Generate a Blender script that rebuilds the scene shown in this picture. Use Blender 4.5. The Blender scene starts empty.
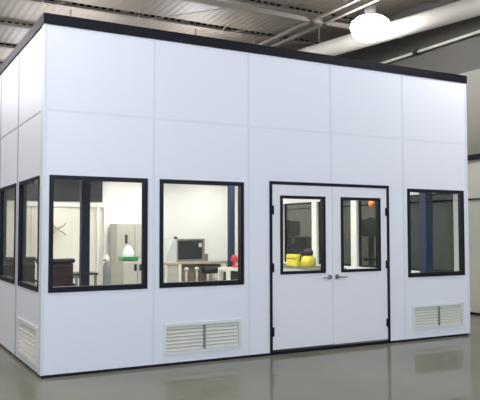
import bpy, bmesh, math, random
from mathutils import Vector, Matrix
random.seed(4)
S = bpy.context.scene
C = S.collection
S.view_settings.view_transform = 'Standard'
S.view_settings.look = 'None'
S.view_settings.gamma = 1
S.view_settings.exposure = 0.52
S.view_settings.use_curve_mapping = False

# ------------------------------------------------------------------ materials
def mat(name, col, rough=0.5, metal=0.0, spec=0.5, emit=None, es=0.0, bump=0.0, bscale=60.0, var=0.0, vscale=3.0, coat=0.0):
    m = bpy.data.materials.new(name); m.use_nodes = True
    nt = m.node_tree; b = nt.nodes['Principled BSDF']
    b.inputs['Base Color'].default_value = (*col, 1)
    b.inputs['Roughness'].default_value = rough
    b.inputs['Metallic'].default_value = metal
    b.inputs['Specular IOR Level'].default_value = spec
    b.inputs['Coat Weight'].default_value = coat
    tc = nt.nodes.new('ShaderNodeTexCoord')
    if emit:
        b.inputs['Emission Color'].default_value = (*emit, 1)
        b.inputs['Emission Strength'].default_value = es
    if var:
        n = nt.nodes.new('ShaderNodeTexNoise'); n.inputs['Scale'].default_value = vscale
        n.inputs['Detail'].default_value = 4
        r = nt.nodes.new('ShaderNodeMixRGB'); r.blend_type = 'MIX'
        r.inputs[1].default_value = (*[c * (1 - var) for c in col], 1)
        r.inputs[2].default_value = (*[min(1, c * (1 + var)) for c in col], 1)
        nt.links.new(tc.outputs['Object'], n.inputs['Vector'])
        nt.links.new(n.outputs['Fac'], r.inputs[0]); nt.links.new(r.outputs[0], b.inputs['Base Color'])
    if bump:
        n = nt.nodes.new('ShaderNodeTexNoise'); n.inputs['Scale'].default_value = bscale
        n.inputs['Detail'].default_value = 3
        bp = nt.nodes.new('ShaderNodeBump'); bp.inputs['Strength'].default_value = bump
        bp.inputs['Distance'].default_value = 0.002
        nt.links.new(tc.outputs['Object'], n.inputs['Vector'])
        nt.links.new(n.outputs['Fac'], bp.inputs['Height']); nt.links.new(bp.outputs['Normal'], b.inputs['Normal'])
    return m

def glass(name, tint, refl=1.0):
    m = bpy.data.materials.new(name); m.use_nodes = True
    nt = m.node_tree; nt.nodes.clear()
    o = nt.nodes.new('ShaderNodeOutputMaterial'); mx = nt.nodes.new('ShaderNodeMixShader')
    t = nt.nodes.new('ShaderNodeBsdfTransparent'); t.inputs[0].default_value = (*tint, 1)
    g = nt.nodes.new('ShaderNodeBsdfGlossy'); g.inputs['Roughness'].default_value = 0.01
    f = nt.nodes.new('ShaderNodeLayerWeight'); f.inputs[0].default_value = 0.5
    p = nt.nodes.new('ShaderNodeMath'); p.operation = 'POWER'; p.inputs[1].default_value = 5.0
    k = nt.nodes.new('ShaderNodeMath'); k.operation = 'MULTIPLY_ADD'; k.inputs[1].default_value = 0.7 * refl; k.inputs[2].default_value = 0.025 * refl
    nt.links.new(f.outputs['Facing'], p.inputs[0]); nt.links.new(p.outputs[0], k.inputs[0]); nt.links.new(k.outputs[0], mx.inputs[0])
    nt.links.new(t.outputs[0], mx.inputs[1]); nt.links.new(g.outputs[0], mx.inputs[2])
    nt.links.new(mx.outputs[0], o.inputs[0])
    return m

M = {}
M['panel'] = mat('white_panel', (0.82, 0.825, 0.895), 0.42, bump=0.35, bscale=70)
M['seam'] = mat('seam_strip', (0.74, 0.765, 0.82), 0.4)
M['seamgrey'] = mat('grey_seam_strip', (0.42, 0.42, 0.47), 0.4)
M['door'] = mat('door_white', (0.83, 0.82, 0.87), 0.4)
M['inner'] = mat('inner_white', (0.84, 0.83, 0.80), 0.5)
M['black'] = mat('black_frame', (0.010, 0.010, 0.018), 0.4, spec=0.2)
M['cornice'] = mat('black_gloss_trim', (0.008, 0.008, 0.013), 0.5, spec=0.15)
M['glass'] = glass('window_glass', (0.86, 0.88, 0.88))
M['dimglass'] = glass('dimmed_glass', (0.68, 0.68, 0.66))  # tint stands in for the shade of the aisle behind these panes
M['darkglass'] = glass('darkened_glass', (0.46, 0.50, 0.52))  # deeper tint, aisle shade put into the front-most pane
M['chrome'] = mat('satin_chrome', (0.36, 0.35, 0.33), 0.3, 1.0)
M['ventframe'] = mat('vent_frame', (0.74, 0.75, 0.74), 0.4)
M['slat'] = mat('vent_slat', (0.80, 0.77, 0.69), 0.45, var=0.06, vscale=9)
M['filter'] = mat('vent_filter', (0.25, 0.24, 0.21), 0.8)
M['navy'] = mat('navy_paint', (0.012, 0.016, 0.036), 0.4, spec=0.3)
M['blue'] = mat('steel_blue_paint', (0.025, 0.042, 0.085), 0.5, spec=0.2)
M['charcoal'] = mat('charcoal_board', (0.022, 0.024, 0.028), 0.6)
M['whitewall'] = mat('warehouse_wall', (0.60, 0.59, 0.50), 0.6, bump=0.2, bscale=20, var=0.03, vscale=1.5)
M['middlewall'] = mat('middle_wall_dimmed', (0.21, 0.20, 0.165), 0.6, var=0.03, vscale=1.5)  # colour darkened to offset the lamp hotspot on this band
M['upperwall'] = mat('upper_wall_dark', (0.055, 0.05, 0.042), 0.65, var=0.04, vscale=1.5)  # darker tone for the top band of the wall
M['ceil'] = mat('deck_paint', (0.122, 0.102, 0.081), 0.6, var=0.08, vscale=1.2)
M['beam'] = mat('beam_paint', (0.105, 0.089, 0.071), 0.7, var=0.05)
M['dark'] = mat('dark_gap', (0.004, 0.004, 0.004), 0.9, spec=0.0)
M['duct'] = mat('duct_paint', (0.38, 0.36, 0.315), 0.5, var=0.06, vscale=2)
M['beige'] = mat('beige_metal', (0.50, 0.48, 0.42), 0.45, var=0.04)
M['cream'] = mat('cream_paint', (0.80, 0.77, 0.68), 0.45)
M['tan'] = mat('bench_top', (0.45, 0.38, 0.28), 0.45, var=0.1, vscale=8)
M['grey'] = mat('grey_paint', (0.21, 0.215, 0.21), 0.45)
M['lightgrey'] = mat('light_grey_paint', (0.55, 0.56, 0.55), 0.4)
M['dgrey'] = mat('dark_grey_paint', (0.03, 0.032, 0.034), 0.35, spec=0.3)
M['maroon'] = mat('maroon_fabric', (0.03, 0.012, 0.018), 0.7, bump=0.4, bscale=120)
M['green'] = mat('green_plastic', (0.03, 0.33, 0.10), 0.35)
M['bag'] = mat('white_bag', (0.85, 0.85, 0.84), 0.4, bump=0.8, bscale=25)
M['yellow'] = mat('yellow_plastic', (0.80, 0.68, 0.06), 0.35)
M['red'] = mat('red_plastic', (0.55, 0.03, 0.04), 0.4)
M['orange'] = mat('orange_plastic', (0.80, 0.25, 0.06), 0.35)
M['rubber'] = mat('black_rubber', (0.015, 0.015, 0.015), 0.6)
M['ventpost'] = mat('stand_paint', (0.42, 0.40, 0.35), 0.5)
M['brown'] = mat('brown_board', (0.22, 0.17, 0.12), 0.6, var=0.15, vscale=6)
M['lamp'] = mat('lamp_globe', (0.9, 0.9, 0.9), 0.3, emit=(0.975, 0.975, 1.0), es=30.0)
M['troffer'] = mat('troffer_diffuser', (0.9, 0.9, 0.9), 0.3, emit=(1.0, 0.975, 0.93), es=9.2)

# floor: glossy grey-green epoxy
def floor_mat():
    m = mat('epoxy_floor', (0.22, 0.22, 0.175), 0.03, spec=0.04)
    nt = m.node_tree; b = nt.nodes['Principled BSDF']
    tc = nt.nodes.new('ShaderNodeTexCoord')
    n = nt.nodes.new('ShaderNodeTexNoise'); n.inputs['Scale'].default_value = 0.8; n.inputs['Detail'].default_value = 5
    r = nt.nodes.new('ShaderNodeValToRGB')
    r.color_ramp.elements[0].position = 0.35; r.color_ramp.elements[0].color = (0.212, 0.205, 0.158, 1)
    r.color_ramp.elements[1].position = 0.7; r.color_ramp.elements[1].color = (0.248, 0.24, 0.188, 1)
    nt.links.new(tc.outputs['Object'], n.inputs['Vector']); nt.links.new(n.outputs['Fac'], r.inputs[0])
    nt.links.new(r.outputs[0], b.inputs['Base Color'])
    n2 = nt.nodes.new('ShaderNodeTexNoise'); n2.inputs['Scale'].default_value = 5.0; n2.inputs['Detail'].default_value = 1
    bp = nt.nodes.new('ShaderNodeBump'); bp.inputs['Strength'].default_value = 0.06; bp.inputs['Distance'].default_value = 0.004
    nt.links.new(tc.outputs['Object'], n2.inputs['Vector']); nt.links.new(n2.outputs['Fac'], bp.inputs['Height'])
    nt.links.new(bp.outputs['Normal'], b.inputs['Normal'])
    return m
M['floor'] = floor_mat()

# ------------------------------------------------------------------ mesh helpers
class MB:
    def __init__(s): s.bm = bmesh.new()
    def box(s, x0, x1, y0, y1, z0, z1, bev=0.0):
        g = bmesh.ops.create_cube(s.bm, size=1.0)['verts']
        for v in g:
            v.co = Vector(((x0 + x1) / 2 + v.co.x * (x1 - x0), (y0 + y1) / 2 + v.co.y * (y1 - y0), (z0 + z1) / 2 + v.co.z * (z1 - z0)))
        if bev:
            ed = list({e for v in g for e in v.link_edges})
            bmesh.ops.bevel(s.bm, geom=ed, offset=bev, segments=2, affect='EDGES', profile=0.6)
        return s
    def tube(s, pts, r, n=12, caps=True):
        pts = [Vector(p) for p in pts]; rings = []
        rr = r if isinstance(r, (list, tuple)) else [r] * len(pts)
        ref = None
        for i, p in enumerate(pts):
            a = pts[max(0, i - 1)]; b = pts[min(len(pts) - 1, i + 1)]
            t = (b - a).normalized()
            if ref is None: ref = Vector((0, 0, 1)) if abs(t.z) < 0.9 else Vector((1, 0, 0))
            u = t.cross(ref).normalized(); w = u.cross(t).normalized(); ref = w
            rings.append([s.bm.verts.new(p + (u * math.cos(k * 2 * math.pi / n) + w * math.sin(k * 2 * math.pi / n)) * rr[i]) for k in range(n)])
        for a, b in zip(rings, rings[1:]):
            for k in range(n): s.bm.faces.new((a[k], a[(k + 1) % n], b[(k + 1) % n], b[k])).smooth = True
        if caps:
            s.bm.faces.new(rings[0][::-1]); s.bm.faces.new(rings[-1])
        return s
    def lathe(s, prof, cx, cy, cz, n=28):
        rings = []
        for r, z in prof:
            rings.append([s.bm.verts.new((cx + max(r, 1e-4) * math.cos(k * 2 * math.pi / n), cy + max(r, 1e-4) * math.sin(k * 2 * math.pi / n), cz + z)) for k in range(n)])
        for a, b in zip(rings, rings[1:]):
            for k in range(n): s.bm.faces.new((a[k], a[(k + 1) % n], b[(k + 1) % n], b[k])).smooth = True
        s.bm.faces.new(rings[0][::-1]); s.bm.faces.new(rings[-1])
        return s
    def prism(s, poly, axis, a, b):
        """poly: 2-D points; axis: extrusion axis"""
        def P(q, h):
            if axis == 'x': return (h, q[0], q[1])
            if axis == 'y': return (q[0], h, q[1])
            return (q[0], q[1], h)
        A = [s.bm.verts.new(P(q, a)) for q in poly]; B = [s.bm.verts.new(P(q, b)) for q in poly]
        n = len(poly)
        s.bm.faces.new(A[::-1]); s.bm.faces.new(B)
        for i in range(n): s.bm.faces.new((A[i], A[(i + 1) % n], B[(i + 1) % n], B[i]))
        return s
    def done(s, name, m, parent=None):
        bmesh.ops.recalc_face_normals(s.bm, faces=s.bm.faces)
        me = bpy.data.meshes.new(name); s.bm.to_mesh(me); s.bm.free()
        o = bpy.data.objects.new(name, me); C.objects.link(o)
        me.materials.append(m if not isinstance(m, str) else M[m])
        if parent:
            o.parent = parent
            me.transform(world_of(parent).inverted())
        return o

def world_of(o):
    m = Matrix.Translation(o.location) @ o.rotation_euler.to_matrix().to_4x4()
    return world_of(o.parent) @ m if o.parent else m

def tag(o, label=None, cat=None, group=None, kind=None):
    if label: o['label'] = label
    if cat: o['category'] = cat
    if group: o['group'] = group
    if kind: o['kind'] = kind
    return o

def thing(name, loc, label, cat, group=None):
    o = bpy.data.objects.new(name, None); C.objects.link(o)
    o.location = loc; o.empty_display_size = 0.1
    return tag(o, label, cat, group)

def copy_tree(o, parent=None):
    c = o.copy(); C.objects.link(c); c.parent = parent
    for ch in [k for k in bpy.data.objects if k.parent == o]:
        copy_tree(ch, c)
    return c

# ------------------------------------------------------------------ warehouse shell
FZ = -0.028
WX0, WX1, WY0, WY1, WZ = -13.0, 8.05, -17.0, 26.0, 6.0
tag(MB().box(WX0 - .2, WX1 + .2, WY0 - .2, WY1 + .2, -0.2, FZ).done('floor', 'floor'), kind='structure')

def deck():
    mb = MB(); bm = mb.bm
    p = 0.15; prof = []
    x = WX0
    while x < WX1:
        for dx, z in ((0, 0), (0.05, 0), (0.08, 0.004), (0.12, 0.004)):
            if x + dx <= WX1: prof.append((x + dx, WZ + z))
        x += p
    prof.append((WX1, WZ))
    A = [bm.verts.new((a, WY0, z)) for a, z in prof]; B = [bm.verts.new((a, WY1, z)) for a, z in prof]
    for i in range(len(prof) - 1): bm.faces.new((A[i], A[i + 1], B[i + 1], B[i]))
    mb.box(WX0, WX1, WY0, WY1, WZ + 0.12, WZ + 0.2)
    return mb.done('ceiling', 'ceil')
ceil = tag(deck(), kind='structure')
for k in range(-5, 11):                       # steel beams under the deck, with dark flute gaps above them
    y = 6.2 + 1.85 * k
    mb = MB().box(WX0, WX1, y - 0.06, y + 0.06, WZ - 0.085, WZ - 0.07)
    mb.box(WX0, WX1, y - 0.01, y + 0.01, WZ - 0.07, WZ - 0.01).box(WX0, WX1, y - 0.06, y + 0.06, WZ - 0.012, WZ - 0.001)
    b = mb.done('roof_beam', 'beam', ceil)
    g = MB()
    x = WX0
    i = 0
    while x + 0.15 < WX1:
        if x > -3 and i % 9 != 7: g.box(x + 0.055, x + 0.14, y - 0.075, y - 0.061, WZ - 0.03, WZ + 0.003)
        x += 0.15; i += 1
    if 1 <= k + 3 <= 8: g.done('flute_gap', 'dark', b)
mb = MB().box(WX0, WX1, 3.46, 3.54, 5.46, 5.54)
mb.done('tie_bar', 'beam', ceil)
mb = MB()
for x in (-0.5, 1.4, 3.3, 5.2, 7.0):
    for dx in (-0.9, 0.9):
        mb.tube([(x, 6.2, WZ - 0.14), (x + dx, 3.5, 5.52)], 0.006, 6)
mb.done('brace_rod', 'ceil', ceil)
for x in (5.78, 6.08):
    MB().box(x - 0.035, x + 0.035, WY0, WY1, 5.46, 5.51).done('rail', 'beam', ceil)
mb = MB()
for x in (5.78, 6.08):
    for y in (-9, -5, -1, 2.5, 6.2, 9.9): mb.box(x - .01, x + .01, y - .01, y + .01, 5.5, WZ)
mb.done('rail_hanger', 'beam', ceil)

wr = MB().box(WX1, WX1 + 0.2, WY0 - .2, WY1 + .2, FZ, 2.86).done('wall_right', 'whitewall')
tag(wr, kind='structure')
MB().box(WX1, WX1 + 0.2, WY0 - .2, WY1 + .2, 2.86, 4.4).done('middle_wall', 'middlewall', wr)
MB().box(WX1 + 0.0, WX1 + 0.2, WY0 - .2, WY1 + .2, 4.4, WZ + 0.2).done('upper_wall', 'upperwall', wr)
tag(MB().box(WX0 - 0.2, WX0, WY0 - .2, WY1 + .2, FZ, WZ + 0.2).done('wall_left', 'whitewall'), kind='structure')
tag(MB().box(WX0, WX1, WY1, WY1 + 0.2, FZ, WZ + 0.2).done('wall_back', 'whitewall'), kind='structure')
# wall behind the camera with a high slot added to let daylight in
wf = MB().box(WX0, WX1, WY0 - 0.2, WY0, FZ, 3.7).box(WX0, WX1, WY0 - 0.2, WY0, 5.7, WZ + 0.2).done('wall_front', 'whitewall')
tag(wf, kind='structure')
# black rail, dark head joint and skirting on the right wall
t1 = MB().box(WX1 - 0.05, WX1, -6, 18, 2.77, 2.86).done('trim_1', 'black'); tag(t1, kind='structure')
t2 = MB().box(WX1 - 0.02, WX1, -6, 18, 2.045, 2.068).done('trim_2', 'black'); tag(t2, kind='structure')
bb = MB().box(WX1 - 0.02, WX1, WY0, WY1, FZ, 0.022).done('baseboard_right', 'black'); tag(bb, kind='structure')

# sprinkler pipe along the right wall
pp = thing('sprinkler_pipe', (7.97, 0, 5.04), 'thin cream pipe with a dark coupling running along the upper warehouse wall', 'pipe')
MB().tube([(7.97, -12, 5.04), (7.97, 20, 5.04)], 0.03, 12).done('pipe_run', 'duct', pp)
MB().tube([(7.97, 2.95, 5.04), (7.97, 3.07, 5.04)], 0.05, 14).done('coupling', 'black', pp)
for y in (-8, -4, -0.5, 5, 9, 13): MB().box(7.99, WX1 - .002, y - 0.02, y + 0.02, 5.02, 5.06).done('bracket', 'beam', pp)

# round duct
A = Vector((6.35, 7.35, 5.3)); B = Vector((7.45, 1.0, 5.3))
dd = thing('air_duct', (0, 0, 0), 'round cream air duct hanging under the ceiling beside the lit lamp', 'air duct')
dvec = (B - A).normalized()
P0 = A - dvec * 8; P1 = B + dvec * 4
DR = 0.17
MB().tube([P0, P1], DR, 28).done('duct_tube', 'duct', dd)
for t in range(-4, 6):
    q = A + dvec * (t * 2.4)
    MB().tube([q - dvec * 0.02, q + dvec * 0.02], DR + 0.006, 28).done('duct_joint', 'duct', dd)
for t in (-4, -1, 2, 5, 8):
    q = A + dvec * (t * 1.2 + .3)
    MB().tube([q + Vector((0, 0, 0.1)), (q.x, q.y, WZ + 0.05)], 0.008, 6).done('hanger_rod', 'grey', dd)

# ------------------------------------------------------------------ high-bay lamps
LZ = 5.13
def lamp(x, y, label, group=None):
    r = thing('high_bay_lamp', (x, y, LZ), label, 'ceiling lamp', group)
    prof = [(0.0, -0.25), (0.12, -0.24), (0.23, -0.195), (0.32, -0.11), (0.355, 0.0), (0.33, 0.09), (0.25, 0.16), (0.15, 0.195)]
    MB().lathe(prof, x, y, LZ, 32).done('globe', 'lamp', r)
    MB().lathe([(0.155, 0.19), (0.13, 0.22), (0.10, 0.25), (0.10, 0.38), (0.04, 0.41)], x, y, LZ, 24).done('housing', 'grey', r)
    MB().tube([(x, y, LZ + 0.4), (x, y, WZ + 0.05)], 0.012, 8).done('hanger', 'grey', r)
    return r
l0 = lamp(6.28, 2.36, 'glowing round high bay lamp hanging under the ceiling by the round duct')
for (x, y) in ((2.0, 1.7), (2.0, 6.6), (4.8, 6.6), (-2.0, 1.7), (-2.0, 6.2), (-2.4, 10.8), (-1.35, -1.35), (6.3, -1.3), (-6.8, 2.4), (-6.8, -1.9),
               (-6.8, 6.6), (2.0, 10.8), (4.0, 10.8), (-2.4, -6.2), (6.36, -6.2), (2.0, -6.2), (-6.8, -6.2), (2.0, 15.0), (3.6, 15.0)):
    c = copy_tree(l0); c.location = (x, y, LZ)  # unseen copies added to brighten the walls and ceiling
    c['label'] = 'round high bay lamp added out of view to light walls and ceiling'
    c['group'] = 'added high bay lamps out of view'

# ------------------------------------------------------------------ modular building
W = 1.2192; BL = 6.096; BD = 6.10; TK = 0.08; ZS = 2.74; H = 3.64; ZB = 0.004
bld = thing('modular_building', (0, 0, 0), 'white panel modular room with black framed windows, double doors and black top trim', 'modular room')

def rects(u0, u1, z0, z1, holes):
    """rectangle minus holes -> list of rectangles"""
    us = sorted({u0, u1, *[h[0] for h in holes], *[h[1] for h in holes]})
    zs = sorted({z0, z1, *[h[2] for h in holes], *[h[3] for h in holes]})
    us = [u for u in us if u0 <= u <= u1]; zs = [z for z in zs if z0 <= z <= z1]
    out = []
    for a, b in zip(us, us[1:]):
        run = None
        for c, d in zip(zs, zs[1:]):
            m = ((a + b) / 2, (c + d) / 2)
            solid = not any(h[0] < m[0] < h[1] and h[2] < m[1] < h[3] for h in holes)
            if solid:
                if run and abs(run[3] - c) < 1e-6: run[3] = d
                else:
                    run = [a, b, c, d]; out.append(run)
            else: run = None
    return out

class Side:
    """maps (u along wall, d depth inwards, z) to world boxes"""
    def __init__(s, f): s.f = f
    def box(s, mb, u0, u1, d0, d1, z0, z1, bev=0.0):
        x0, y0 = s.f(u0, d0); x1, y1 = s.f(u1, d1)
        mb.box(min(x0, x1), max(x0, x1), min(y0, y1), max(y0, y1), z0, z1, bev)
FR = Side(lambda u, d: (u, d))
LF = Side(lambda u, d: (d, u))
RT = Side(lambda u, d: (BL - d, u))
BK = Side(lambda u, d: (u, BD - d))

def panel(side, u0, u1, z0, z1, holes=(), m='panel'):
    mb = MB(); g = 0.0015
    for a, b, c, d in rects(u0 + g, u1 - g, z0, z1, [h for h in holes if h[1] > u0 and h[0] < u1]):
        side.box(mb, a, b, 0, TK, c, d)
    return mb.done('wall_panel', m, bld)

def window(side, u0, u1, z0=0.852, z1=2.052, fw=0.042, d1=TK + 0.006, g='glass'):
    mb = MB(); d0 = -0.012
    side.box(mb, u0 - 0.008, u0 + fw, d0, d1, z0 - 0.01, z1 + 0.008)
    side.box(mb, u1 - fw, u1 + 0.008, d0, d1, z0 - 0.01, z1 + 0.008)
    side.box(mb, u0 + fw, u1 - fw, d0, d1, z1 - fw, z1 + 0.008)
    side.box(mb, u0 + fw, u1 - fw, d0, d1, z0 - 0.01, z0 + fw + 0.008)
    f = mb.done('window', 'black', bld)
    p = MB(); side.box(p, u0 + fw - 0.002, u1 - fw + 0.002, 0.012, 0.017, z0 + fw, z1 - fw + 0.002)
    p.done('window_pane', g, f)
    return f

def vent(side, u0, u1, z0, z1, split=True):
    mb = MB(); t = 0.035
    side.box(mb, u0, u0 + t, -0.016, 0.02, z0, z1); side.box(mb, u1 - t, u1, -0.016, 0.02, z0, z1)
    side.box(mb, u0 + t, u1 - t, -0.016, 0.02, z0, z0 + t); side.box(mb, u0 + t, u1 - t, -0.016, 0.02, z1 - t, z1)
    f = mb.done('air_vent', 'ventframe', bld)
    s_ = MB(); a, b = u0 + t, u1 - t; mid = a + (b - a) * 0.52
    n = 7; hz = (z1 - z0 - 2 * t) / n
    for i in range(n):
        zc = z0 + t + hz * (i + 0.5)
        for lo, hi in (((a, mid - 0.012), (mid + 0.012, b)) if split else ((a, b),)):
            # tilted louvre blade
            P = []
            for (d, z) in ((0.0, zc - hz * 0.38), (0.003, zc - hz * 0.38 + 0.004), (0.030, zc + hz * 0.30), (0.027, zc + hz * 0.30 + 0.004)):
                P.append((d, z))
            vs = []
            for u in (lo, hi):
                for d, z in (P[0], P[1], P[3], P[2]):
                    x, y = side.f(u, d); vs.append(s_.bm.verts.new((x, y, z)))
            v = vs
            for q in ((0, 1, 2, 3), (7, 6, 5, 4), (0, 4, 5, 1), (1, 5, 6, 2), (2, 6, 7, 3), (3, 7, 4, 0)):
                s_.bm.faces.new([v[k] for k in q])
    s_.done('louver', 'slat', f)
    if split:
        k = MB(); side.box(k, mid - 0.012, mid + 0.012, -0.006, 0.05, z0 + t, z1 - t)
        k.done('divider', 'grey', f)
    k = MB(); side.box(k, a, b, 0.055, 0.065, z0 + t, z1 - t)
    k.done('filter_pad', 'filter', f)
    return f

def batten(side, u=None, z0=0.004, z1=H, z=None, ua=0, ub=0, d0=-0.004, w=0.015, m='seam'):
    mb = MB()
    if z is None: side.box(mb, u - w, u + w, d0, 0.0, z0, z1)
    else: side.box(mb, ua, ub, d0 * 0.5, 0.0, z - 0.012, z + 0.012)
    return mb.done('seam_strip', m, bld)

# front side ------------------------------------------------------
w1 = (0.072, 1.138, 0.852, 2.052); w2 = (1.297, 2.358, 0.852, 2.052); w3 = (4.948, 6.004, 0.852, 2.052)
v1 = (1.338, 2.328, 0.092, 0.44); v2 = (5.005, 5.970, 0.115, 0.456)
DO = (2.732, 4.600, 0.0, 2.08)
inset = lambda v: (v[0] + 0.02, v[1] - 0.02, v[2] + 0.02, v[3] - 0.02)
fholes = [w1, w2, w3, inset(v1), inset(v2), (DO[0], DO[1], -1, DO[3])]
for k in range(5):
    panel(FR, k * W, (k + 1) * W, ZB, ZS, fholes)
    panel(FR, k * W, (k + 1) * W, ZS, H)
for w in (w1, w2, w3): window(FR, w[0], w[1], fw=0.037, d1=0.062)
vent(FR, *v1); vent(FR, *v2)
for k in (1, 2, 3, 4):
    if k == 3: batten(FR, k * W, DO[3] + 0.05, H)
    else: batten(FR, k * W)
for k in range(5): batten(FR, z=ZS, ua=k * W + 0.022, ub=(k + 1) * W - 0.022)
# left side -------------------------------------------------------
LJ = [0.0, 0.12, 1.34, 2.56, 3.78, 5.0, BD]
lw = [(0.135, 1.20, 0.852, 2.052), (1.425, 2.49, 0.852, 2.052)]
lv = (0.15, 1.19, 0.06, 0.475)
for a, b in zip(LJ, LJ[1:]):
    aa = max(a, TK)
    panel(LF, aa, min(b, BD - TK), ZB, ZS, lw + [inset(lv)])
    panel(LF, aa, min(b, BD - TK), ZS, H)
for w in lw: window(LF, w[0], w[1], fw=0.034, d1=0.075)
vent(LF, *lv, split=False)
for y in LJ[2:-1]: batten(LF, y, w=0.028, m='seamgrey')
for a, b in zip(LJ[1:], LJ[2:]): batten(LF, z=ZS, ua=a + 0.0, ub=b - 0.028, m='seamgrey')
# corner posts
for (x0, x1, y0, y1) in ((-0.007, 0.028, -0.007, 0.118), (BL - 0.03, BL + 0.007, -0.007, 0.03)):
    mb = MB(); mb.box(x0, x1 if x0 < 0 else x1, -0.007, -0.0005, ZB, H)
    if x0 < 0: mb.box(-0.007, -0.0005, -0.0005, 0.118, ZB, H)
    else: mb.box(BL + 0.0005, BL + 0.007, -0.0005, 0.1, ZB, H)
    mb.done('corner_post', 'seam', bld)
# right side ------------------------------------------------------
RJ = [TK, 1.34, 2.56, 3.78, 5.0, BD - TK]
rw = [(0.20, 1.26, 0.852, 2.052), (1.42, 2.48, 0.852, 2.052), (2.64, 3.70, 0.852, 2.052), (3.86, 4.92, 0.852, 2.052)]
for a, b in zip(RJ, RJ[1:]):
    panel(RT, a, b, ZB, ZS, rw, 'inner'); panel(RT, a, b, ZS, H)
for i, w in enumerate(rw): window(RT, w[0], w[1], fw=0.03, d1=0.03, g='dimglass' if i else 'darkglass')
# back side -------------------------------------------------------
bd = (0.35, 2.62, -1, 1.98)
for k in range(5):
    panel(BK, k * W + (0 if k else 0.001), (k + 1) * W, ZB, ZS, [bd], 'inner'); panel(BK, k * W, (k + 1) * W, ZS, H)
mb = MB()
for k in (1, 2, 3, 4): BK.box(mb, k * W - .02, k * W + .02, TK, TK + 0.005, 2.0 if k < 3 else ZB, 2.6)
for z in (1.1, 1.5, 1.9, 2.3): BK.box(mb, 2.66, BL - TK, TK, TK + 0.003, z - 0.006, z + 0.006)
mb.done('inner_seam', 'inner', bld)
# sliding door in the back wall, beige leaves in a white frame, dark header board
mb = MB()
BK.box(mb, 0.35, 0.43, 0, TK + 0.02, 0, 2.06); BK.box(mb, 2.54, 2.62, 0, TK + 0.02, 0, 2.06); BK.box(mb, 0.43, 2.54, 0, TK + 0.02, 1.96, 2.06)
df = mb.done('back_door', 'inner', bld)
for i, (a, b, d) in enumerate(((0.43, 1.15, .03), (1.15, 1.86, .05), (1.86, 2.54, .03))):
    mb = MB(); BK.box(mb, a, b, d, d + 0.018, 0.01, 1.955)
    BK.box(mb, a + 0.05, a + .07, d + .018, d + 0.024, 0.1, 1.9); mb.done('door_leaf', 'cream', df)
mb = MB(); BK.box(mb, 0.09, 2.50, TK + 0.001, TK + 0.05, 2.065, 2.59); mb.done('header_board', 'charcoal', bld)
mb = MB(); BK.box(mb, 2.40, 2.44, TK + 0.02, TK + 0.05, 0.02, 2.03); mb.done('door_stile', 'inner', df)

# base channel, cornice, roof, inner ceiling
mb = MB()
FR.box(mb, 0.014, BL - 0.014, 0.014, TK, FZ, ZB); BK.box(mb, 0.014, BL - 0.014, 0.014, TK, FZ, ZB)
LF.box(mb, TK, BD - TK, 0.014, TK, FZ, ZB); RT.box(mb, TK, BD - TK, 0.014, TK, FZ, ZB)
mb.done('base_channel', 'black', bld)
tag(MB().box(TK, BL - TK, TK, BD - TK, FZ - 0.01, 0.0).done('floor', 'floor'), kind='structure')
mb = MB(); c = 0.016; CT = 3.752
mb.box(-c, BL + c, -c, 0.03, H, CT); mb.box(-c, 0.03, 0.03, BD - 0.03, H, CT)
mb.box(BL - 0.03, BL + c, 0.03, BD - 0.03, H, CT); mb.box(-c, BL + c, BD - 0.03, BD + c, H, CT)
mb.done('top_trim', 'cornice', bld)
MB().box(0.03, BL - 0.03, 0.03, BD - 0.03, H, H + 0.06).done('roof_panel', 'panel', bld)
ic = MB().box(TK, BL - TK, TK, BD - TK, 2.60, 2.64).done('inner_ceiling', 'inner', bld)
for x in (1.3, 3.05, 4.8):
    for y in (1.4, 3.2, 4.9):
        mb = MB().box(x - 0.3, x + 0.3, y - 0.6, y + 0.6, 2.585, 2.599); mb.done('light_panel', 'troffer', ic)

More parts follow.
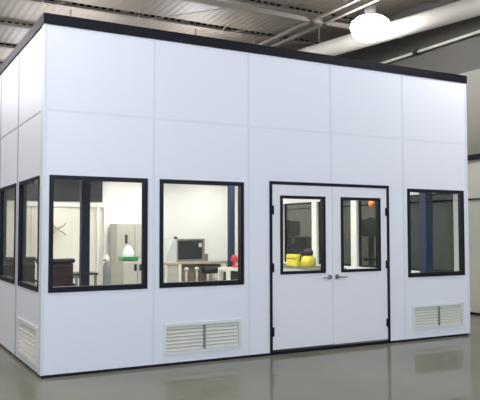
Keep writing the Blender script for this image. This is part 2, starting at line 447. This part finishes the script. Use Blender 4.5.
# double doors ----------------------------------------------------
mb = MB(); t = 0.028
FR.box(mb, DO[0] - 0.006, DO[0] + t, -0.014, TK + 0.01, 0, DO[3] + 0.008)
FR.box(mb, DO[1] - t, DO[1] + 0.006, -0.014, TK + 0.01, 0, DO[3] + 0.008)
FR.box(mb, DO[0] + t, DO[1] - t, -0.014, TK + 0.01, DO[3] - t, DO[3] + 0.008)
FR.box(mb, DO[0] + t, DO[1] - t, -0.005, TK + 0.01, 0.0, 0.012)
mb.done('door_frame', 'black', bld)
DM = 3.668
def door(u0, u1, wa, wb, hinge, side):
    mb = MB(); wz0, wz1 = 0.948, 1.912
    for a, b, c, d in rects(u0, u1, 0.035, DO[3] - t - 0.004, [(wa, wb, wz0, wz1)]):
        FR.box(mb, a, b, -0.002, 0.045, c, d)
    dr = mb.done('door', 'door', bld)
    f = 0.032; mb = MB()
    FR.box(mb, wa - 0.004, wa + f, -0.012, 0.055, wz0 - 0.004, wz1 + 0.004); FR.box(mb, wb - f, wb + 0.004, -0.012, 0.055, wz0 - 0.004, wz1 + 0.004)
    FR.box(mb, wa + f, wb - f, -0.012, 0.055, wz1 - f, wz1 + 0.004); FR.box(mb, wa + f, wb - f, -0.012, 0.055, wz0 - 0.004, wz0 + f)
    mb.done('door_window_frame', 'black', dr)
    MB().box(wa + f - .002, wb - f + .002, 0.015, 0.02, wz0 + f - .002, wz1 - f + .002).done('door_window_pane', 'glass', dr)
    # lever handle
    hx = side; s_ = -1 if hinge == 'l' else 1
    mb = MB()
    mb.tube([(hx, -0.002, 0.89), (hx, -0.012, 0.89)], 0.032, 20)
    mb.tube([(hx, -0.01, 0.89), (hx, -0.055, 0.89), (hx + s_ * 0.012, -0.062, 0.89), (hx + s_ * 0.07, -0.062, 0.887), (hx + s_ * 0.125, -0.058, 0.886)], [0.011, 0.011, 0.011, 0.010, 0.009], 10)
    tag(mb.done('door_handle', 'chrome', dr), 'chrome lever handle')
    for z in (1.733, 1.03, 0.255):
        xx = u0 + 0.006 if hinge == 'l' else u1 - 0.006
        m2 = MB().tube([(xx, -0.016, z - 0.055), (xx, -0.016, z + 0.055)], 0.013, 12)
        m2.box(xx - 0.02, xx + 0.02, -0.006, 0.0, z - 0.05, z + 0.05)
        m2.done('hinge', 'black', dr)
    FR2 = MB().box(u0 + 0.01, u1 - 0.01, -0.001, 0.04, 0.018, 0.034); FR2.done('door_sweep', 'chrome' if hinge == 'r' else 'rubber', dr)  # right sweep made brighter to imitate light leaking under that door
    return dr
door(DO[0] + t + 0.002, DM - 0.003, 2.882, 3.553, 'l', 3.618)
door(DM + 0.003, DO[1] - t - 0.002, 3.806, 4.455, 'r', 3.735)

# ------------------------------------------------------------------ blue steel columns inside
def column(x, y, w, m, label):
    r = thing('steel_column', (x, y, 0), label, 'column', 'blue steel columns inside the modular room')
    MB().box(x - w / 2, x + w / 2, y - w / 2, y + w / 2, 0.012, 2.58, 0.008).done('shaft', m, r)
    MB().box(x - w / 2 - .04, x + w / 2 + .04, y - w / 2 - .04, y + w / 2 + .04, 0, 0.012).done('base_plate', m, r)
    MB().box(x - w / 2 - .03, x + w / 2 + .03, y - w / 2 - .03, y + w / 2 + .03, 2.58, 2.6).done('cap_plate', m, r)
column(0.785, 1.2, 0.105, 'navy', 'navy column standing behind the left front window')
column(4.72, 4.75, 0.11, 'blue', 'blue column at the right edge of the middle front window')
column(5.78, 0.52, 0.14, 'blue', 'blue column standing behind the rightmost front window')

# ------------------------------------------------------------------ furniture inside
# maroon chair behind the left window
def chair():
    r = thing('office_chair', (0.85, 2.6, 0), 'dark maroon high backed office chair with a black top edge behind the left window', 'chair')
    x0, x1, y = 0.50, 1.04, 2.55
    MB().box(x0 + .02, x1 - .02, y + .0, y + .09, 0.52, 1.03, 0.035).done('backrest', 'maroon', r)
    MB().box(x0, x1, y - .015, y + .10, 1.03, 1.095, 0.028).done('head_roll', 'rubber', r)
    MB().box(x0, x1, y - .02, y + 0.5, 0.42, 0.53, 0.04).done('seat', 'maroon', r)
    cx, cy = (x0 + x1) / 2, y + .22
    MB().tube([(cx, cy, 0.1), (cx, cy, 0.43)], 0.03, 12).done('post', 'rubber', r)
    for s_ in (-1, 1):
        q = MB(); X = cx + s_ * 0.27
        q.box(X - .025, X + .025, y + .05, y + .36, 0.70, 0.735, 0.01).box(X - .012, X + .012, y + .18, y + .22, 0.47, 0.70)
        q.done('armrest', 'rubber', r)
    for k in range(5):
        a = k * 2 * math.pi / 5 + .3
        e = Vector((cx + .27 * math.cos(a), cy + .27 * math.sin(a), 0.07))
        l = MB().tube([(cx, cy, 0.13), e], [.025, .015], 8).done('leg', 'rubber', r)
        MB().tube([(e.x - .012, e.y, 0.03), (e.x + .012, e.y, 0.03)], 0.03, 12).tube([(e.x, e.y, 0.03), (e.x, e.y, 0.075)], .008, 6).done('caster', 'rubber', l)
    return r
ch0 = chair()
ch1 = copy_tree(ch0); ch1.location = (0.53, 3.6, 0)
ch1['label'] = 'dark maroon office chair seen low through the side window nearest the corner'
for q in (ch0, ch1): q['group'] = 'maroon office chairs'
# dark monitor/desk group seen through the left side windows
def desk(name, x0, x1, y0, y1, z, label, top, leg, cat='table', inset_=0.04):
    r = thing(name, ((x0 + x1) / 2, (y0 + y1) / 2, 0), label, cat)
    MB().box(x0, x1, y0, y1, z - 0.035, z, 0.006).done('tabletop', top, r)
    for x in (x0 + inset_, x1 - inset_):
        for y in (y0 + inset_, y1 - inset_):
            MB().box(x - .02, x + .02, y - .02, y + .02, 0, z - 0.035).done('leg', leg, r)
    MB().box(x0 + inset_, x1 - inset_, y1 - inset_ - .01, y1 - inset_ + .01, z - 0.12, z - 0.035).done('apron', leg, r)
    return r
desk('side_table', 1.62, 2.04, 4.7, 5.25, 0.755, 'small dark topped table between the navy column and beige cabinets', 'dgrey', 'grey')
def cylinder(x, y):
    r = thing('gas_cylinder', (x, y, 0), 'slim dark grey gas cylinder with pale cap left of the beige cabinets', 'gas cylinder')
    MB().lathe([(.066, 0), (.07, .02), (.07, .86), (.055, .93), (.03, .96)], x, y, 0, 20).done('cylinder_body', 'grey', r)
    MB().lathe([(.034, .955), (.042, .965), (.042, 1.04), (.02, 1.065), (.01, 1.08)], x, y, 0, 14).done('valve_cap', 'cream', r)
    MB().lathe([(.0, 0), (.022, 0), (.022, .02), (.0, .02)], x - .055, y - .03, .97, 10).done('valve_wheel', 'dgrey', r)
cylinder(2.13, 4.5)
# tall beige locker
def locker():
    x0, x1, y0, y1, z1 = 2.66, 3.37, 5.58, 6.0, 1.635
    r = thing('storage_locker', ((x0 + x1) / 2, 5.8, 0), 'tall beige metal storage locker against the back wall', 'locker')
    MB().box(x0, x1, y0, y1, 0, z1, .006).done('body', 'beige', r)
    for a, b in ((x0 + .015, x0 + .36), (x0 + .37, x1 - .015)):
        d = MB().box(a, b, y0 - .018, y0 - .001, .05, z1 - .02, .004).done('door', 'beige', r)
        hx = a + .15
        MB().box(hx, hx + .05, y0 - .03, y0 - .019, 1.25, 1.42, .004).done('handle', 'rubber', d)
locker()
def lowcab():
    x0, x1, y0, y1, z1 = 2.50, 3.27, 4.72, 5.2, 0.945
    r = thing('low_cabinet', ((x0 + x1) / 2, 4.9, 0), 'low beige cabinet with black handles under the green tray', 'cabinet')
    MB().box(x0, x1, y0, y1, 0.0, z1, .006).done('body', 'beige', r)
    for i, (a, b) in enumerate(((x0 + .01, x0 + .265), (x0 + .27, x0 + .53), (x0 + .535, x1 - .01))):
        d = MB().box(a, b, y0 - .018, y0 - .001, .04, z1 - .03, .004).done('door', 'beige', r)
        hx = b - .06 if i == 0 else a + .03
        MB().box(hx, hx + .04, y0 - .032, y0 - .019, .77, .89, .004).done('handle', 'rubber', d)
lowcab()
def tray():
    x0, x1, y0, y1, z0 = 2.42 + .1, 2.80, 4.76, 5.05, 0.946
    r = MB().box(x0, x1, y0, y1, z0, z0 + .012)
    r.box(x0, x1, y0, y0 + .012, z0, z0 + .075).box(x0, x1, y1 - .012, y1, z0, z0 + .075).box(x0, x0 + .012, y0, y1, z0, z0 + .075).box(x1 - .012, x1, y0, y1, z0, z0 + .075)
    r.box(x0 - .012, x1 + .012, y0 - .014, y0, z0 + .06, z0 + .078)
    tag(r.done('plastic_tray', 'green'), 'shallow green plastic tray on top of the low beige cabinet', 'tray')
    mb = MB(); n = 24; cx, cy = 2.66, 4.905
    rings = []
    for j, (rr, z) in enumerate([(.08, 0), (.108, .05), (.106, .11), (.09, .17), (.06, .22), (.03, .255), (.004, .262)]):
        rings.append([mb.bm.verts.new((cx + rr * (1 + .09 * math.sin(5 * k * 2 * math.pi / n + j)) * math.cos(k * 2 * math.pi / n), cy + rr * (1 + .09 * math.cos(4 * k * 2 * math.pi / n + j)) * math.sin(k * 2 * math.pi / n), z0 + .014 + z + .008 * math.sin(3 * k + j) * (j > 0))) for k in range(n)])
    for a, b in zip(rings, rings[1:]):
        for k in range(n): mb.bm.faces.new((a[k], a[(k + 1) % n], b[(k + 1) % n], b[k])).smooth = True
    mb.bm.faces.new(rings[0][::-1]); mb.bm.faces.new(rings[-1])
    tag(mb.done('plastic_bag', 'bag'), 'crumpled white plastic bag standing up in the green tray', 'bag')
tray()
# branching rack on the back door
mb = MB(); X, Y, Z = 1.60, 5.88, 1.53
mb.tube([(X - .15, Y, Z), (X + .03, Y, Z)], .014, 8)
for dx, dz in ((.16, .12), (.16, -.12), (-.1, .14), (-.1, -.14)):
    mb.tube([(X, Y, Z), (X + dx * .7, Y - .01, Z + dz * .5), (X + dx, Y - .02, Z + dz)], [.014, .013, .01], 8)
mb.box(X - .03, X + .03, Y, 5.99, Z - .03, Z + .03)
tag(mb.done('hook_rack', 'tan'), 'small tan branching hook rack on the pale wall in left window', 'hook rack')

# workbench with machine, through the middle window
def bench():
    x0, x1, y0, y1, z = 3.40, 5.05, 4.95, 5.5, 0.895
    r = thing('workbench', ((x0 + x1) / 2, 5.3, 0), 'long workbench with tan top and cream legs behind the middle window', 'workbench')
    MB().box(x0, x1, y0, y1, z - .045, z, .006).done('benchtop', 'tan', r)
    for x in (x0 + .03, 3.72, 4.63, x1 - .03):
        for y in (y0 + .03, y1 - .03):
            MB().box(x - .028, x + .028, y - .028, y + .028, 0, z - .045, .004).done('leg', 'cream', r)
    MB().box(x0 + .06, 3.69, y0 + .03, y1 - .05, .15, z - .046).done('side_cupboard', 'beige', r)
    MB().box(3.76, 4.34, y0 + .12, y1 - .05, .3, z - .046).done('drawer_box', 'brown', r)
    MB().box(x0 + .05, x1 - .05, y1 - .06, y1 - .03, .2, .5).done('back_rail', 'cream', r)
bench()
def hood():
    zb = .896; x0, x1, y0, y1, h = 3.59, 4.29, 5.05, 5.45, .44
    r = thing('machine_enclosure', (3.8, 5.3, zb), 'grey box shaped machine enclosure with sloping side on the workbench', 'machine')
    # sloping left cheek
    MB().prism([(x0 - .16, zb), (x0 + .10, zb), (x0 + .10, zb + h), (x0 + .04, zb + h)], 'y', y0, y0 + .02).prism([(x0 - .16, zb), (x0 - .13, zb), (x0 + .07, zb + h), (x0 + .04, zb + h)], 'y', y0 + .02, y1).done('side_cheek', 'lightgrey', r)
    mb = MB().box(x0 + .10, x1, y0 + .2, y1, zb, zb + h)
    mb.box(x0 + .10, x1, y0, y0 + .2, zb, zb + .04).box(x0 + .10, x1, y0, y0 + .2, zb + h - .03, zb + h)
    mb.box(x0 + .10, x0 + .13, y0, y0 + .2, zb + .04, zb + h - .03).box(x1 - .05, x1, y0, y0 + .2, zb + .04, zb + h - .03)
    mb.done('casing', 'grey', r)
    MB().box(x0 + .14, x1 - .06, y0 + .01, y0 + .02, zb + .05, zb + h - .04).done('front_window', 'dgrey', r)
    MB().box(x1 - .13, x1 - .07, y0 - .01, y0 + .008, zb + .28, zb + .36).done('control_panel', 'lightgrey', r)
    MB().lathe([(.035, 0), (.04, .03), (.02, .05)], x0 + .12, y0 + .1, zb + h, 14).done('cap', 'dgrey', r)
hood()
tag(MB().box(4.31, 4.39, 5.1, 5.35, .896, 1.04, .01).done('tool_box', 'brown'), 'small brown box standing right of the grey machine on the workbench', 'box')
# pipes / stools under bench
def stool():
    r = thing('equipment_stand', (3.95, 4.82, 0), 'pale two legged equipment stand in front of the workbench', 'stand')
    for x in (3.80, 4.02):
        MB().tube([(x, 4.84, 0.02), (x, 4.84, .80)], .022, 12).done('post', 'ventpost', r)
        MB().lathe([(.0, 0), (.035, .0), (.045, .03), (.035, .06), (.0, .065)], x, 4.84, .735, 14).done('knob', 'lightgrey', r)
    MB().box(3.74, 4.08, 4.76, 4.92, 0, .02).done('base', 'grey', r)
stool()
def vise():
    r = thing('black_motor', (4.3, 4.85, .64), 'black motor unit hanging under the front edge of the workbench', 'motor')
    MB().tube([(4.16, 4.84, .74), (4.52, 4.84, .74)], .075, 18).done('motor_body', 'rubber', r)
    MB().box(4.2, 4.5, 4.8, 4.94, .80, .849).done('mount', 'dgrey', r)
    MB().tube([(4.52, 4.84, .74), (4.58, 4.84, .74)], .02, 10).done('shaft', 'chrome', r)
vise()
def stand2():
    x0, x1, y0, y1, z = 4.30, 4.78, 4.1, 4.5, .80
    r = thing('machine_table', (4.54, 4.3, 0), 'small white framed table with a dark box under it at the blue column', 'table')
    MB().box(x0, x1, y0, y1, z - .05, z, .005).done('tabletop', 'cream', r)
    for x in (x0 + .03, x1 - .03):
        for y in (y0 + .03, y1 - .03): MB().box(x - .03, x + .03, y - .03, y + .03, 0, z - .05).done('leg', 'cream', r)
    MB().box(x0 + .08, x1 - .08, y0 + .08, y1 - .06, .45, .72, .02).done('drive_box', 'dgrey', r)
stand2()
def redthing():
    mb = MB(); x, y, z = 4.55, 4.3, .80
    mb.lathe([(.06, 0), (.06, .02), (.025, .05), (.025, .10), (.055, .13), (.06, .19), (.03, .24)], x, y, z, 16)
    mb.tube([(x - .08, y, z + .15), (x + .05, y, z + .17), (x + .08, y, z + .11)], .02, 8)
    tag(mb.done('hand_pump', 'red'), 'small red hand pump standing on the white framed table', 'pump')
redthing()

# white counter along the right wall with the yellow case
def counter():
    x0, x1, y0, y1, z = 5.42, 6.0, 2.75, 5.2, .82
    r = thing('counter', ((x0 + x1) / 2, 4, 0), 'counter with grey top and white front along the right side windows', 'counter')
    MB().box(x0, x1, y0, y1, z - .03, z, .004).done('countertop', 'grey', r)
    MB().box(x0 + .02, x0 + .05, y0 + .02, y1 - .02, .1, z - .031).done('front_panel', 'inner', r)
    for y in (y0 + .02, y1 - .05): MB().box(x0 + .06, x1 - .02, y, y + .03, 0, z - .031).done('side_panel', 'inner', r)
counter()
def case():
    z = .82
    r = thing('yellow_case', (5.6, 3.82, z), 'bright yellow case standing on the counter in left door window', 'case')
    MB().box(5.50, 5.64, 3.62, 3.98, z, z + .225, .02).done('case_body', 'yellow', r)
    MB().box(5.495, 5.5, 3.63, 3.95, z + .14, z + .15).done('lid_groove', 'black', r)
    MB().tube([(5.57, 3.72, z + .22), (5.57, 3.73, z + .25), (5.57, 3.83, z + .25), (5.57, 3.84, z + .22)], .009, 8).done('case_handle', 'black', r)
    r2 = thing('yellow_tank', (5.6, 3.40, z), 'round yellow tank with dark top beside the yellow case', 'tank')
    MB().lathe([(.10, 0), (.135, .03), (.14, .12), (.12, .18), (.07, .21)], 5.62, 3.40, z, 22).done('tank_body', 'yellow', r2)
    MB().lathe([(.07, .21), (.09, .23), (.095, .29), (.06, .33), (.02, .34)], 5.62, 3.40, z, 18).done('pump_head', 'maroon', r2)
    MB().tube([(5.56, 3.44, z + .30), (5.50, 3.46, z + .22), (5.48, 3.48, z + .10)], .012, 8).done('hose', 'rubber', r2)
case()

# orange lamp hanging in the right door window
def olamp():
    x, y, z = 5.5, 1.42, 1.915
    r = thing('hanging_orange_ball', (x, y, 2.6), 'round orange ball hanging on a black cord in right door window', 'ball')
    mb = MB().lathe([(.0, -.06), (.03, -.053), (.053, -.03), (.06, 0), (.053, .03), (.03, .053), (.0, .06)], x, y, z, 20)
    mb.done('ball', 'orange', r)
    MB().tube([(x, y, z + .055), (x, y, 2.592)], .006, 6).done('cord', 'rubber', r)
    r = thing('coiled_cable', (5.6, 1.2, 2.6), 'black cable hanging in a loop right of the orange ball', 'cable')
    pts = [(5.6, 1.33 + .045 * math.sin(t * .5), 2.588 - t * .095) for t in range(0, 12)]
    MB().tube(pts, .009, 8).done('cable_run', 'rubber', r)
    MB().box(5.58, 5.62, 1.28, 1.33, 1.44, 1.56, .008).done('hand_switch', 'rubber', r)
olamp()

# dark equipment in the aisle beyond the right side windows
def pedestal(x, y, label, s=1.0, m='dgrey'):
    r = thing('drill_press', (x, y, 0), label, 'machine')
    MB().box(x - .22, x + .22, y - .28, y + .28, FZ, .08, .01).done('base', m, r)
    MB().tube([(x, y + .12, .08), (x, y + .12, 1.75 * s)], .055, 16).done('column', m, r)
    MB().box(x - .18, x + .18, y - .25, y + .15, .92, .97, .01).done('worktable', m, r)
    MB().box(x - .13, x + .13, y - .22, y + .28, 1.38 * s, 1.72 * s, .04).done('head', m, r)
    MB().tube([(x, y - .1, 1.38 * s), (x, y - .1, 1.18 * s)], [.05, .025], 12).done('spindle', 'chrome', r)
    MB().tube([(x - .13, y - .05, 1.5 * s), (x - .28, y - .05, 1.5 * s), (x - .34, y - .12, 1.38 * s)], .012, 8).done('lever', m, r)
pedestal(6.98, 6.1, 'dark drill press in the aisle beyond the left door window')
pedestal(7.0, 3.15, 'dark drill press in the aisle beyond the right door window', 1.0)
def cart(x, y):
    r = thing('tool_cabinet', (x, y, 0), 'dark blue tool cabinet in the aisle beyond the yellow case', 'tool cabinet')
    MB().box(x - .25, x + .25, y - .5, y + .5, .08, 1.35, .01).done('body', 'blue', r)
    for k in range(6): 
        d = MB().box(x - .27, x - .251, y - .47, y + .47, .12 + k * .2, .29 + k * .2, .004).done('drawer', 'blue', r)
        MB().box(x - .285, x - .271, y - .3, y + .3, .24 + k * .2, .255 + k * .2).done('handle', 'chrome', d)
    for a in (-.2, .2):
        for b in (-.43, .43): MB().tube([(x + a, y + b - .015, .022), (x + a, y + b + .015, .022)], .05, 14).box(x + a - .02, x + a + .02, y + b - .02, y + b + .02, .06, .08).done('caster', 'rubber', r)
cart(7.6, 6.5)

# ------------------------------------------------------------------ light and camera
w = bpy.data.worlds.new('World'); S.world = w; w.use_nodes = True
w.node_tree.nodes['Background'].inputs[0].default_value = (0.72, 0.84, 1.0, 1)
w.node_tree.nodes['Background'].inputs[1].default_value = 1.2
def area(name, loc, rot, sx, sy, e, col):
    l = bpy.data.lights.new(name, 'AREA'); l.shape = 'RECTANGLE'; l.size = sx; l.size_y = sy; l.energy = e; l.color = col
    o = bpy.data.objects.new(name, l); C.objects.link(o); o.location = loc; o.rotation_euler = rot
    return o
area('added_daylight', (-2.4, WY0 - 0.05, 4.7), (math.radians(90), 0, 0), 20, 1.9, 800, (0.68, 0.82, 1.0))  # unseen cool source added to light the front panels

cam = bpy.data.cameras.new('Camera'); co = bpy.data.objects.new('Camera', cam); C.objects.link(co)
yaw, pitch, roll = -0.5010282955220089, 0.04745070057434287, -0.0016246661240098363
cy_, sy_, cp, sp = math.cos(yaw), math.sin(yaw), math.cos(pitch), math.sin(pitch)
fw_ = Vector((-sy_ * cp, cy_ * cp, sp)); rt = Vector((cy_, sy_, 0)); up = rt.cross(fw_)
c, s = math.cos(roll), math.sin(roll)
r2 = c * rt + s * up; u2 = -s * rt + c * up
co.matrix_world = Matrix(((r2.x, u2.x, -fw_.x, -1.616178), (r2.y, u2.y, -fw_.y, -7.182309), (r2.z, u2.z, -fw_.z, 1.457635), (0, 0, 0, 1)))
cam.sensor_fit = 'HORIZONTAL'; cam.sensor_width = 36; cam.lens = 687.2574 / 480 * 36
cam.clip_end = 200
S.camera = co
